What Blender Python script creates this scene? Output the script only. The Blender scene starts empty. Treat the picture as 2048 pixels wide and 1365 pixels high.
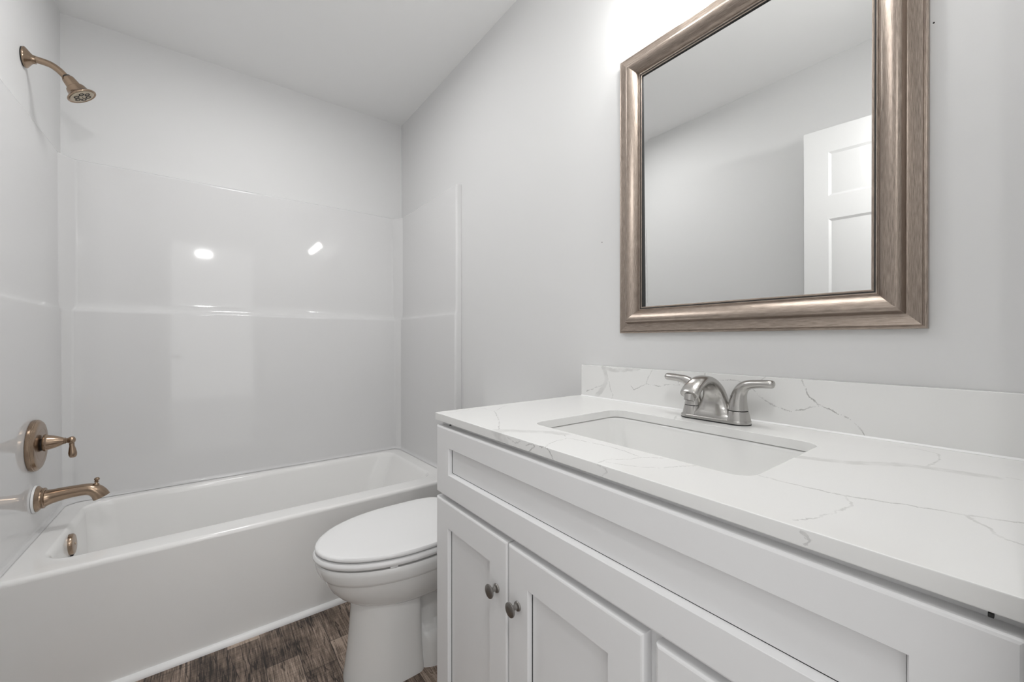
import bpy, bmesh, math, random
from mathutils import Vector, Matrix
random.seed(7)
S = bpy.context.scene
COL = S.collection
R = math.radians
PI = math.pi

# ------------------------------------------------------------------ camera
cam_data = bpy.data.cameras.new('camera')
cam = bpy.data.objects.new('camera', cam_data)
COL.objects.link(cam)
cam.location = (-1.021, 0.0, 1.075)
cam.rotation_euler = (R(90 - .174), 0, R(-37.217))
cam_data.sensor_width = 36.0
cam_data.lens = 804.24 / 2048 * 36.0
cam_data.clip_start = .01
S.camera = cam

# ------------------------------------------------------------------ world: the lit room beyond the doorway
W = bpy.data.worlds.new('world')
S.world = W
W.use_nodes = True
W.node_tree.nodes['Background'].inputs[0].default_value = (1.0, .995, .99, 1)
W.node_tree.nodes['Background'].inputs[1].default_value = .82

S.view_settings.view_transform = 'Standard'
S.view_settings.look = 'None'
S.view_settings.exposure = .11
S.view_settings.gamma = 1.0
S.view_settings.use_curve_mapping = False

BULB = 106.0        # emission of the three vanity bulbs
CEIL_FILL = 39.0    # emission of the added ceiling fill lamp's diffuser


HALL = 13.0         # watts of a soft fill panel added in the hall, shining in through the doorway
hl = bpy.data.lights.new('hall_fill', 'AREA')
hl.shape = 'RECTANGLE'; hl.size = 2.0; hl.size_y = 2.2; hl.energy = HALL; hl.color = (1, .995, .985)
hl_o = bpy.data.objects.new('hall_fill', hl)
hl_o.location = (-.95, -2.2, 1.35); hl_o.rotation_euler = (R(-90), 0, R(180))
COL.objects.link(hl_o)

FLASH = 3.9         # small lamp in the head of the doorway; the surround shows its reflection
fl_ = bpy.data.lights.new('doorway_lamp', 'AREA')
fl_.shape = 'RECTANGLE'; fl_.size = .10; fl_.size_y = .025; fl_.energy = FLASH; fl_.color = (1, .995, .985)
fl_o = bpy.data.objects.new('doorway_lamp', fl_)
fl_o.location = (-1.040, -.02, 1.932); fl_o.rotation_euler = (R(-90 + 18), 0, R(180))
COL.objects.link(fl_o)

CEIL = 2.476
XL, YF, YN = -1.518, 2.543, -.01

# ------------------------------------------------------------------ helpers


def setv(o, label=None, cat=None, group=None, kind=None):
    if label: o['label'] = label
    if cat: o['category'] = cat
    if group: o['group'] = group
    if kind: o['kind'] = kind
    return o


def thing(name, loc, label, cat, group=None):
    o = bpy.data.objects.new(name, None)
    o.empty_display_size = .05
    COL.objects.link(o)
    o.location = loc
    return setv(o, label, cat, group)


def org(o):
    v = Vector((0, 0, 0))
    while o is not None:
        v = v + o.location
        o = o.parent
    return v


def link(name, bm, mat, parent=None, angle=35, at=None, recalc=True):
    """a bmesh drawn in room coordinates becomes one mesh object"""
    if recalc:
        bmesh.ops.recalc_face_normals(bm, faces=bm.faces)
    me = bpy.data.meshes.new(name)
    bm.to_mesh(me)
    bm.free()
    o = bpy.data.objects.new(name, me)
    COL.objects.link(o)
    if parent is not None:
        o.parent = parent
        me.transform(Matrix.Translation(-org(parent)))
    elif at is not None:
        o.location = at
        me.transform(Matrix.Translation(-Vector(at)))
    if mat is not None:
        me.materials.append(mat)
    for p in me.polygons:
        p.use_smooth = True
    me.set_sharp_from_angle(angle=R(angle))
    w = o.modifiers.new('weighted_normal', 'WEIGHTED_NORMAL')
    w.mode = 'FACE_AREA'; w.weight = 50; w.keep_sharp = True
    return o


def box(bm, x0, x1, y0, y1, z0, z1, bev=0, seg=2):
    m = Matrix.Translation(((x0 + x1) / 2, (y0 + y1) / 2, (z0 + z1) / 2)) @ Matrix.Diagonal((x1 - x0, y1 - y0, z1 - z0, 1))
    r = bmesh.ops.create_cube(bm, size=1, matrix=m)
    if bev:
        es = {e for v in r['verts'] for e in v.link_edges}
        bmesh.ops.bevel(bm, geom=list(es), offset=bev, segments=seg, affect='EDGES', profile=.5)


def loft(bm, rings, cap0=True, cap1=True, closed=True):
    vr = [[bm.verts.new(p) for p in r] for r in rings]
    n = len(vr[0])
    for a, b in zip(vr, vr[1:]):
        for i in range(n if closed else n - 1):
            j = (i + 1) % n
            bm.faces.new((a[i], a[j], b[j], b[i]))
    if cap0: bm.faces.new(list(reversed(vr[0])))
    if cap1: bm.faces.new(vr[-1])
    return vr


def frame_of(axis):
    a = Vector(axis).normalized()
    t = Vector((0, 0, 1)) if abs(a.z) < .9 else Vector((0, 1, 0))
    u = a.cross(t).normalized()
    return a, u, a.cross(u).normalized()


def lathe(bm, prof, origin, axis, n=48, cap0=True, cap1=True):
    """prof: (distance along axis, radius)"""
    a, u, v = frame_of(axis)
    o = Vector(origin)
    rings = []
    for t, r in prof:
        r = max(r, 1e-5)
        rings.append([o + a * t + (u * math.cos(2 * PI * i / n) + v * math.sin(2 * PI * i / n)) * r for i in range(n)])
    loft(bm, rings, cap0, cap1)


def smooth_path(pts, k=8):
    """Catmull-Rom through the points"""
    P = [Vector(p) for p in pts]
    P = [P[0] * 2 - P[1]] + P + [P[-1] * 2 - P[-2]]
    out = []
    for i in range(1, len(P) - 2):
        a, b, c, d = P[i - 1:i + 3]
        for s in range(k):
            t = s / k
            out.append(.5 * ((2 * b) + (c - a) * t + (2 * a - 5 * b + 4 * c - d) * t * t + (3 * b - a - 3 * c + d) * t ** 3))
    out.append(P[-2].copy())
    return out


def tube(bm, pts, rad, n=24, up=(0, 1, 0), k=8, rb=None):
    """tube along a smoothed path; rad is radius (or list) across 'up', rb the other half axis"""
    m = len(pts)
    rad = list(rad) if isinstance(rad, (list, tuple)) else [rad] * m
    rb = list(rb) if rb is not None else rad
    path = smooth_path(pts, k)
    ra = [v.x for v in smooth_path([(r, 0, 0) for r in rad], k)]
    rc = [v.x for v in smooth_path([(r, 0, 0) for r in rb], k)]
    rings = []
    U = Vector(up).normalized()
    for i, p in enumerate(path):
        t = (path[min(i + 1, len(path) - 1)] - path[max(i - 1, 0)]).normalized()
        s = (U - t * U.dot(t)).normalized()
        w = t.cross(s)
        rings.append([p + s * math.cos(2 * PI * j / n) * ra[i] + w * math.sin(2 * PI * j / n) * rc[i] for j in range(n)])
    loft(bm, rings)


def rrect(x0, x1, y0, y1, r, z, k=6, zf=None):
    """rounded rectangle ring"""
    out = []
    for cx, cy, a0 in ((x1 - r, y1 - r, 0), (x0 + r, y1 - r, 90), (x0 + r, y0 + r, 180), (x1 - r, y0 + r, 270)):
        for i in range(k + 1):
            a = R(a0 + 90 * i / k)
            x, y = cx + r * math.cos(a), cy + r * math.sin(a)
            out.append((x, y, z if zf is None else zf(x, y, z)))
    return out


def prism(bm, poly, axis, a, b, bev=0, seg=2):
    """poly: 2D points in the two other axes; extruded from a to b along axis"""
    def pt(p, t):
        return (t, p[0], p[1]) if axis == 0 else (p[0], t, p[1]) if axis == 1 else (p[0], p[1], t)
    v0 = [bm.verts.new(pt(p, a)) for p in poly]
    v1 = [bm.verts.new(pt(p, b)) for p in poly]
    n = len(poly)
    fs = [bm.faces.new(v0), bm.faces.new(list(reversed(v1)))]
    for i in range(n):
        fs.append(bm.faces.new((v0[i], v1[i], v1[(i + 1) % n], v0[(i + 1) % n])))
    if bev:
        bmesh.ops.recalc_face_normals(bm, faces=fs)
        bmesh.ops.bevel(bm, geom=[e for f in fs[:2] for e in f.edges], offset=bev, segments=seg, affect='EDGES', profile=.5)


# ------------------------------------------------------------------ materials


def mat(name, col, rough=.5, metal=0, coat=0, ior=1.5):
    m = bpy.data.materials.new(name)
    m.use_nodes = True
    b = m.node_tree.nodes['Principled BSDF']
    b.inputs['Base Color'].default_value = (*col, 1)
    b.inputs['Roughness'].default_value = rough
    b.inputs['Metallic'].default_value = metal
    b.inputs['Coat Weight'].default_value = coat
    b.inputs['Coat Roughness'].default_value = .04
    b.inputs['IOR'].default_value = ior
    return m


def nd(m, t, **kw):
    n = m.node_tree.nodes.new(t)
    for k, v in kw.items():
        setattr(n, k, v)
    return n


def lk(m, a, b):
    m.node_tree.links.new(a, b)


def bsdf(m):
    return m.node_tree.nodes['Principled BSDF']


def bumped(m, scale, strength, dist=.001, detail=4):
    """fine surface texture"""
    tc = nd(m, 'ShaderNodeTexCoord')
    n = nd(m, 'ShaderNodeTexNoise'); n.inputs['Scale'].default_value = scale; n.inputs['Detail'].default_value = detail
    b = nd(m, 'ShaderNodeBump'); b.inputs['Strength'].default_value = strength; b.inputs['Distance'].default_value = dist
    lk(m, tc.outputs['Object'], n.inputs['Vector'])
    lk(m, n.outputs['Fac'], b.inputs['Height'])
    lk(m, b.outputs['Normal'], bsdf(m).inputs['Normal'])
    return m


def brushed(m, sc, amt, r0, r1, uv=False):
    """fine streaks that vary tone and gloss"""
    b = bsdf(m)
    col = tuple(b.inputs['Base Color'].default_value)
    tc = nd(m, 'ShaderNodeTexCoord')
    mp = nd(m, 'ShaderNodeMapping'); mp.inputs['Scale'].default_value = sc
    n = nd(m, 'ShaderNodeTexNoise'); n.inputs['Scale'].default_value = 1; n.inputs['Detail'].default_value = 4; n.inputs['Roughness'].default_value = .65
    cr = nd(m, 'ShaderNodeMapRange'); cr.inputs[1].default_value = .3; cr.inputs[2].default_value = .7
    cr.inputs[3].default_value = 1 - amt; cr.inputs[4].default_value = 1 + amt
    mx = nd(m, 'ShaderNodeVectorMath', operation='SCALE'); mx.inputs[0].default_value = col[:3]
    rr = nd(m, 'ShaderNodeMapRange'); rr.inputs[1].default_value = .3; rr.inputs[2].default_value = .7
    rr.inputs[3].default_value = r0; rr.inputs[4].default_value = r1
    lk(m, tc.outputs['UV' if uv else 'Object'], mp.inputs['Vector'])
    lk(m, mp.outputs['Vector'], n.inputs['Vector'])
    lk(m, n.outputs['Fac'], cr.inputs[0]); lk(m, n.outputs['Fac'], rr.inputs[0])
    lk(m, cr.outputs[0], mx.inputs['Scale'])
    lk(m, mx.outputs['Vector'], b.inputs['Base Color'])
    lk(m, rr.outputs[0], b.inputs['Roughness'])
    return m


M = {}
M['wall'] = bumped(mat('wall_paint', (.735, .735, .735), .6), 350, .06, .0006)
M['ceiling'] = bumped(mat('ceiling_paint', (.89, .89, .888), .85), 300, .08, .0006)
M['trim'] = mat('trim_paint', (.86, .86, .86), .3)
M['door'] = mat('door_paint', (.74, .74, .74), .4)
M['surround'] = mat('white_acrylic', (.72, .718, .72), .05, ior=1.5)
bsdf(M['surround']).inputs['Specular IOR Level'].default_value = .42
M['tub'] = mat('tub_enamel', (.90, .895, .885), .12)
M['porcelain'] = mat('porcelain', (.86, .86, .85), .07)
M['seat'] = mat('seat_plastic', (.86, .86, .86), .18)
M['cabinet'] = mat('cabinet_paint', (.83, .83, .835), .33)
M['bronze'] = mat('champagne_bronze', (.37, .275, .20), .24, 1)
M['bronze_dark'] = mat('dark_gap', (.012, .011, .010), .5)
M['nickel'] = mat('brushed_nickel', (.50, .488, .47), .24, 1)
M['knob'] = mat('satin_pewter', (.30, .285, .27), .34, 1)
M['black'] = mat('black_rubber_and_shade', (.015, .015, .015), .6)  # also painted in as shade inside the cabinet panel grooves
M['face'] = mat('spray_face', (.50, .43, .33), .4, .4)
M['mirror'] = mat('silvered_glass', (.86, .865, .86), 0.0, 1)
M['frame'] = brushed(mat('champagne_frame', (.35, .292, .25), .3, .9), (40, 1300, 1), .5, .30, .42, uv=True)
M['caulk'] = mat('caulk', (.86, .86, .86), .4)


def clear_glass():
    m = bpy.data.materials.new('clear_glass')
    m.use_nodes = True
    nt = m.node_tree
    nt.nodes.remove(nt.nodes['Principled BSDF'])
    out = nt.nodes['Material Output']
    tr = nd(m, 'ShaderNodeBsdfTransparent'); tr.inputs[0].default_value = (.97, .975, .97, 1)
    gl = nd(m, 'ShaderNodeBsdfGlossy'); gl.inputs['Roughness'].default_value = .02
    fr = nd(m, 'ShaderNodeLayerWeight'); fr.inputs['Blend'].default_value = .12
    mx = nd(m, 'ShaderNodeMixShader')
    lk(m, fr.outputs['Facing'], mx.inputs[0]); lk(m, tr.outputs[0], mx.inputs[1]); lk(m, gl.outputs[0], mx.inputs[2])
    lk(m, mx.outputs[0], out.inputs['Surface'])
    return m


M['glass'] = clear_glass()


def emit(name, col, s):
    m = mat(name, (.9, .9, .9), .4)
    b = bsdf(m)
    b.inputs['Emission Color'].default_value = (*col, 1)
    b.inputs['Emission Strength'].default_value = s
    return m


M['bulb'] = emit('bulb_glow', (1, .99, .975), BULB)
M['diffuser'] = emit('fill_diffuser', (1, .995, .99), CEIL_FILL)

# quartz veins: width in mm, strength, and the course of each vein over the slab
VEIN_TOP=[
 (17,0.26,[(-0.2748,0.2411,0.8885),(-0.2442,0.1752,0.8885),(-0.1931,0.1241,0.8885),(-0.1852,0.1004,0.8885),(-0.1723,0.0397,0.8885)]),
 (2.5,0.345,[(-0.1588,0.0295,0.8885),(-0.1599,0.0086,0.8885)]),
 (2.75,0.394,[(-0.1753,0.1016,0.8885),(-0.1134,0.0949,0.8885),(-0.0682,0.1019,0.8885),(-0.0558,0.1226,0.8885),(-0.0611,0.1547,0.8885)]),
 (3.25,0.443,[(-0.4179,0.2339,0.8885),(-0.4194,0.2080,0.8885),(-0.4159,0.1656,0.8885),(-0.4134,0.1416,0.8885),(-0.3893,0.0852,0.8885),(-0.3800,0.0522,0.8885),(-0.3584,0.0066,0.8885)]),
 (3.25,0.394,[(-0.3791,0.0470,0.8885),(-0.4089,0.0301,0.8885),(-0.4254,0.0202,0.8885),(-0.4333,0.0058,0.8885)]),
 (2.5,0.345,[(-0.4134,0.1416,0.8885),(-0.4433,0.1280,0.8885),(-0.4802,0.1346,0.8885),(-0.5150,0.1427,0.8885),(-0.5392,0.1552,0.8885)]),
 (20,0.24,[(-0.5438,0.6778,0.8885),(-0.5125,0.6426,0.8885),(-0.4706,0.5997,0.8885),(-0.4594,0.5696,0.8885)]),
 (2.5,0.493,[(-0.4624,0.5666,0.8885),(-0.4770,0.5425,0.8885),(-0.4702,0.5206,0.8885),(-0.4618,0.4508,0.8885),(-0.4645,0.4215,0.8885),(-0.4744,0.3825,0.8885),(-0.4498,0.3604,0.8885)]),
 (2.5,0.394,[(-0.4744,0.3825,0.8885),(-0.4950,0.3880,0.8885),(-0.5242,0.4102,0.8885),(-0.5498,0.4072,0.8885)]),
 (2.5,0.443,[(-0.4770,0.5425,0.8885),(-0.5092,0.5387,0.8885),(-0.5360,0.5323,0.8885),(-0.5530,0.5201,0.8885)]),
 (2.5,0.345,[(-0.5366,0.4019,0.8885),(-0.5231,0.3673,0.8885),(-0.4983,0.3354,0.8885),(-0.4373,0.3065,0.8885)]),
 (2.5,0.443,[(-0.4250,0.9321,0.8885),(-0.4230,0.8628,0.8885),(-0.4906,0.7453,0.8885),(-0.5395,0.6803,0.8885)]),
 (2.5,0.345,[(-0.4230,0.8628,0.8885),(-0.3495,0.9168,0.8885),(-0.3041,0.9270,0.8885)]),
 (2.5,0.296,[(-0.5259,0.9138,0.8885),(-0.4250,0.9321,0.8885)]),
 (3.12,0.296,[(-0.0886,0.5146,0.8885),(-0.1037,0.5422,0.8885),(-0.1865,0.5005,0.8885)]),
]
VEIN_EDGE=[
 (2.5,0.592,[(-0.5530,0.5736,0.8808),(-0.5530,0.5536,0.8868),(-0.5530,0.5509,0.8820),(-0.5530,0.5663,0.8704)]),
 (2.5,0.592,[(-0.5530,0.5345,0.8872),(-0.5530,0.5162,0.8867),(-0.5530,0.5048,0.8781),(-0.5530,0.5011,0.8722)]),
 (2.5,0.493,[(-0.5530,0.4035,0.8877),(-0.5530,0.3892,0.8846),(-0.5530,0.3864,0.8794),(-0.5530,0.3939,0.8708)]),
 (2.5,0.394,[(-0.5530,0.1443,0.8847),(-0.5530,0.1356,0.8803),(-0.5530,0.1409,0.8737)]),
 (18,0.28,[(-0.5530,0.6753,0.8892),(-0.5530,0.6560,0.8806),(-0.5530,0.6357,0.8708)]),
 (2.5,0.493,[(-0.5530,0.6307,0.8835),(-0.5530,0.6067,0.8786),(-0.5530,0.5914,0.8837)]),
]
VEIN_SPLASH=[
 (13,0.3,[(-0.0200,0.8368,0.9897),(-0.0200,0.8248,0.9503),(-0.0200,0.8367,0.9264),(-0.0200,0.8674,0.8929)]),
 (9,0.3,[(-0.0200,0.8428,0.9862),(-0.0200,0.8014,0.9807),(-0.0200,0.7476,0.9840),(-0.0200,0.7092,0.9907)]),
 (2.34,0.58,[(-0.0200,0.9103,0.9047),(-0.0200,0.8758,0.9179),(-0.0200,0.8448,0.9304)]),
 (2.34,0.58,[(-0.0200,0.8149,0.9440),(-0.0200,0.8110,0.9210),(-0.0200,0.8013,0.9049),(-0.0200,0.8052,0.8905)]),
 (2.12,0.696,[(-0.0200,0.7351,0.9403),(-0.0200,0.7246,0.9280),(-0.0200,0.7024,0.9389),(-0.0200,0.6824,0.9493),(-0.0200,0.6425,0.9459),(-0.0200,0.6182,0.9522),(-0.0200,0.5803,0.9556)]),
 (2.12,0.522,[(-0.0200,0.6824,0.9493),(-0.0200,0.6775,0.9654),(-0.0200,0.6678,0.9817),(-0.0200,0.6615,0.9934)]),
 (2.12,0.464,[(-0.0200,0.6005,0.9929),(-0.0200,0.5875,0.9803),(-0.0200,0.5846,0.9605)]),
 (2.12,0.464,[(-0.0200,0.5144,0.9943),(-0.0200,0.5131,0.9780)]),
 (2.12,0.58,[(-0.0200,0.4979,0.9735),(-0.0200,0.4616,0.9783),(-0.0200,0.4362,0.9785),(-0.0200,0.4130,0.9728),(-0.0200,0.4012,0.9612),(-0.0200,0.3833,0.9437),(-0.0200,0.3561,0.9280),(-0.0200,0.3246,0.9214),(-0.0200,0.2948,0.9312),(-0.0200,0.2759,0.9406)]),
 (2.34,0.72,[(-0.0200,0.3074,0.9936),(-0.0200,0.2949,0.9601),(-0.0200,0.2759,0.9406),(-0.0200,0.2601,0.9346),(-0.0200,0.2274,0.9214),(-0.0200,0.2100,0.9049),(-0.0200,0.2034,0.8898)]),
 (2.12,0.464,[(-0.0200,0.3722,0.9954),(-0.0200,0.3896,0.9771),(-0.0200,0.4001,0.9613)]),
]


def seg_group():
    g = bpy.data.node_groups.new('vein_segment', 'ShaderNodeTree')
    I = g.interface
    for nm, t in (('P', 'NodeSocketVector'), ('A', 'NodeSocketVector'), ('BA', 'NodeSocketVector'), ('Width', 'NodeSocketFloat'), ('Strength', 'NodeSocketFloat'), ('Prev', 'NodeSocketFloat')):
        I.new_socket(nm, in_out='INPUT', socket_type=t)
    I.new_socket('Mask', in_out='OUTPUT', socket_type='NodeSocketFloat')
    N, L = g.nodes, g.links
    gi, go = N.new('NodeGroupInput'), N.new('NodeGroupOutput')

    def vm(op):
        n = N.new('ShaderNodeVectorMath'); n.operation = op; return n

    def mm(op):
        n = N.new('ShaderNodeMath'); n.operation = op; return n
    pa = vm('SUBTRACT'); L.new(gi.outputs['P'], pa.inputs[0]); L.new(gi.outputs['A'], pa.inputs[1])
    d1 = vm('DOT_PRODUCT'); L.new(pa.outputs[0], d1.inputs[0]); L.new(gi.outputs['BA'], d1.inputs[1])
    d2 = vm('DOT_PRODUCT'); L.new(gi.outputs['BA'], d2.inputs[0]); L.new(gi.outputs['BA'], d2.inputs[1])
    q = mm('DIVIDE'); q.use_clamp = True; L.new(d1.outputs['Value'], q.inputs[0]); L.new(d2.outputs['Value'], q.inputs[1])
    s = vm('SCALE'); L.new(gi.outputs['BA'], s.inputs[0]); L.new(q.outputs[0], s.inputs['Scale'])
    e = vm('DISTANCE'); L.new(pa.outputs[0], e.inputs[0]); L.new(s.outputs[0], e.inputs[1])
    dv = mm('DIVIDE'); L.new(e.outputs['Value'], dv.inputs[0]); L.new(gi.outputs['Width'], dv.inputs[1])
    mr = N.new('ShaderNodeMapRange'); mr.interpolation_type = 'SMOOTHSTEP'
    mr.inputs[1].default_value = .35; mr.inputs[2].default_value = .75; mr.inputs[3].default_value = 1; mr.inputs[4].default_value = 0
    L.new(dv.outputs[0], mr.inputs[0])
    k = mm('MULTIPLY'); L.new(mr.outputs[0], k.inputs[0]); L.new(gi.outputs['Strength'], k.inputs[1])
    mx = mm('MAXIMUM'); L.new(k.outputs[0], mx.inputs[0]); L.new(gi.outputs['Prev'], mx.inputs[1])
    L.new(mx.outputs[0], go.inputs[0])
    return g


SEG = seg_group()


def quartz(name, veins, origin):
    m = mat(name, (.80, .80, .79), .16)
    tc = nd(m, 'ShaderNodeTexCoord')
    # ragged courses: the position is nudged by two sizes of noise
    n1 = nd(m, 'ShaderNodeTexNoise'); n1.inputs['Scale'].default_value = 70; n1.inputs['Detail'].default_value = 3
    n2 = nd(m, 'ShaderNodeTexNoise'); n2.inputs['Scale'].default_value = 320; n2.inputs['Detail'].default_value = 2
    P = tc.outputs['Object']
    for n, amp in ((n1, .009), (n2, .0045)):
        lk(m, tc.outputs['Object'], n.inputs['Vector'])
        c = nd(m, 'ShaderNodeVectorMath', operation='SUBTRACT'); c.inputs[1].default_value = (.5, .5, .5)
        lk(m, n.outputs['Color'], c.inputs[0])
        s = nd(m, 'ShaderNodeVectorMath', operation='SCALE'); s.inputs['Scale'].default_value = amp
        lk(m, c.outputs[0], s.inputs[0])
        a = nd(m, 'ShaderNodeVectorMath', operation='ADD')
        lk(m, P, a.inputs[0]); lk(m, s.outputs[0], a.inputs[1])
        P = a.outputs[0]
    prev = None
    for w, st, pts in veins:
        for a, b in zip(pts, pts[1:]):
            a, b = Vector(a) - Vector(origin), Vector(b) - Vector(origin)
            g = nd(m, 'ShaderNodeGroup', node_tree=SEG)
            g.inputs['A'].default_value = a; g.inputs['BA'].default_value = b - a
            g.inputs['Width'].default_value = w * .001; g.inputs['Strength'].default_value = st
            lk(m, P, g.inputs['P'])
            if prev is not None: lk(m, prev, g.inputs['Prev'])
            prev = g.outputs[0]
    # veins fade in and out along their course
    n3 = nd(m, 'ShaderNodeTexNoise'); n3.inputs['Scale'].default_value = 45; n3.inputs['Detail'].default_value = 2
    lk(m, tc.outputs['Object'], n3.inputs['Vector'])
    f = nd(m, 'ShaderNodeMapRange'); f.inputs[1].default_value = .35; f.inputs[2].default_value = .6; f.inputs[3].default_value = .35; f.inputs[4].default_value = 1
    lk(m, n3.outputs['Fac'], f.inputs[0])
    mu = nd(m, 'ShaderNodeMath', operation='MULTIPLY'); lk(m, prev, mu.inputs[0]); lk(m, f.outputs[0], mu.inputs[1])
    mx = nd(m, 'ShaderNodeMix', data_type='RGBA')
    mx.inputs['A'].default_value = (.83, .83, .82, 1); mx.inputs['B'].default_value = (.30, .295, .285, 1)
    lk(m, mu.outputs[0], mx.inputs['Factor'])
    lk(m, mx.outputs['Result'], bsdf(m).inputs['Base Color'])
    return m


def plank_floor():
    """dark reclaimed-look vinyl planks: blocks of differing browns, saw marks across, grain along"""
    m = mat('vinyl_plank', (.1, .08, .07), .42)
    tc = nd(m, 'ShaderNodeTexCoord')
    mp = nd(m, 'ShaderNodeMapping')
    mp.inputs['Rotation'].default_value = (0, 0, R(90))
    mp.inputs['Location'].default_value = (.08, .085, 0)
    lk(m, tc.outputs['Object'], mp.inputs['Vector'])
    # two scales of blocks
    def brick(w, h, off, loc):
        b = nd(m, 'ShaderNodeTexBrick'); b.offset = off; b.inputs['Scale'].default_value = 1
        b.inputs['Brick Width'].default_value = w; b.inputs['Row Height'].default_value = h
        b.inputs['Mortar Size'].default_value = .0009; b.inputs['Mortar Smooth'].default_value = .2
        b.inputs['Bias'].default_value = 0
        b.inputs['Color1'].default_value = (0, 0, 0, 1); b.inputs['Color2'].default_value = (1, 1, 1, 1); b.inputs['Mortar'].default_value = (.5, .5, .5, 1)
        lk(m, mp.outputs['Vector'], b.inputs['Vector'])
        return b
    b1 = brick(.27, .098, .37, 0)
    def noise(sc, scale, detail, rough=.6):
        q = nd(m, 'ShaderNodeMapping'); q.inputs['Scale'].default_value = sc
        lk(m, tc.outputs['Object'], q.inputs['Vector'])
        n = nd(m, 'ShaderNodeTexNoise'); n.inputs['Scale'].default_value = scale; n.inputs['Detail'].default_value = detail; n.inputs['Roughness'].default_value = rough
        lk(m, q.outputs[0], n.inputs['Vector'])
        return n
    grain = noise((190, 9, 1), 1, 6, .72)
    saw = noise((22, 260, 1), 1, 3, .6)
    patch = noise((9, 6, 1), 1, 3, .6)
    def mr(src, a, b, c, d):
        n = nd(m, 'ShaderNodeMapRange'); n.inputs[1].default_value = a; n.inputs[2].default_value = b; n.inputs[3].default_value = c; n.inputs[4].default_value = d
        lk(m, src, n.inputs[0]); return n.outputs[0]
    def math_(op, a, b):
        n = nd(m, 'ShaderNodeMath', operation=op)
        for i, v in enumerate((a, b)):
            if isinstance(v, (int, float)): n.inputs[i].default_value = v
            else: lk(m, v, n.inputs[i])
        return n.outputs[0]
    t = math_('ADD', mr(b1.outputs['Color'], 0, 1, .40, 1.0), mr(grain.outputs['Fac'], .32, .68, -.42, .36))
    t = math_('ADD', t, mr(saw.outputs['Fac'], .3, .7, -.13, .13))
    t = math_('ADD', t, mr(patch.outputs['Fac'], .3, .7, -.30, .26))
    crk = noise((38, 3.2, 1), 1, 3, .5)
    off = math_('ABSOLUTE', math_('SUBTRACT', crk.outputs['Fac'], .5), 0)
    t = math_('SUBTRACT', t, mr(off, .004, .016, .45, 0))
    cr = nd(m, 'ShaderNodeValToRGB')
    e = cr.color_ramp.elements
    e[0].position = 0; e[0].color = (.016, .011, .009, 1)
    e[1].position = 1; e[1].color = (.46, .36, .29, 1)
    for p, c in ((.25, (.055, .038, .029, 1)), (.5, (.15, .108, .082, 1)), (.75, (.27, .205, .162, 1))):
        k = e.new(p); k.color = c
    lk(m, t, cr.inputs[0])
    mx = nd(m, 'ShaderNodeMix', data_type='RGBA')
    mx.inputs['B'].default_value = (.012, .009, .008, 1)
    lk(m, cr.outputs[0], mx.inputs['A'])
    lk(m, b1.outputs['Fac'], mx.inputs['Factor'])
    lk(m, mx.outputs['Result'], bsdf(m).inputs['Base Color'])
    bp = nd(m, 'ShaderNodeBump'); bp.inputs['Strength'].default_value = .25; bp.inputs['Distance'].default_value = .001
    lk(m, t, bp.inputs['Height']); lk(m, bp.outputs[0], bsdf(m).inputs['Normal'])
    return m


M['floor'] = plank_floor()
ZC = .8885
M['counter'] = quartz('quartz_counter', VEIN_TOP + VEIN_EDGE, (-.277, .47, .8695))
M['splash'] = quartz('quartz_splash', VEIN_SPLASH, (-.010, .47, .8885))

# ------------------------------------------------------------------ the setting


def struct(name, bm, m, **k):
    o = link(name, bm, m, **k)
    o['kind'] = 'structure'
    return o


T = .12
bm = bmesh.new(); box(bm, XL - T, T, YN - T, YF + T, -.1, 0); struct('floor', bm, M['floor'])
bm = bmesh.new(); box(bm, XL - T, T, YN - T, YF + T, CEIL, CEIL + .1); struct('ceiling', bm, M['ceiling'])
bm = bmesh.new(); box(bm, 0, T, YN - T, YF + T, 0, CEIL); struct('wall_right', bm, M['wall'])
bm = bmesh.new(); box(bm, XL - T, XL, YN - T, YF + T, 0, CEIL); struct('wall_left', bm, M['wall'])
bm = bmesh.new(); box(bm, XL, 0, YF, YF + T, 0, CEIL); struct('wall_far', bm, M['wall'])
DX0, DX1, DH = -1.345, -.625, 2.045      # doorway
bm = bmesh.new()
box(bm, XL, DX0, YN - T, YN, 0, CEIL); box(bm, DX1, 0, YN - T, YN, 0, CEIL); box(bm, DX0, DX1, YN - T, YN, DH, CEIL)
struct('wall_near', bm, M['wall'])
# door casing on the room side
bm = bmesh.new()
for x0, x1, z0, z1 in ((DX0 - .058, DX0 - .004, 0, DH + .058), (DX1 + .004, DX1 + .058, 0, DH + .058), (DX0 - .004, DX1 + .004, DH + .004, DH + .058)):
    box(bm, x0, x1, YN, YN + .014, z0, z1, .003)
struct('trim_1', bm, M['trim'])

# open six-panel door, standing almost parallel to the left wall
DW, DHT, DT = .672, 2.010, .035
door = bpy.data.objects.new('door_1', None)
COL.objects.link(door)
door.location = (DX0 + .012, YN + .026, .012)
ang = math.atan2(.085, .68)
setv(door, None, None, None, 'structure')


def panel_rects():
    st, mid = .092, .09
    pw = (DW - 2 * st - mid) / 2
    cols = [(st, st + pw), (st + pw + mid, DW - st)]
    rows = [(.235, .80), (.99, 1.595), (1.70, 1.90)]
    return cols, rows


bm = bmesh.new()
cols, rows = panel_rects()
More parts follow.
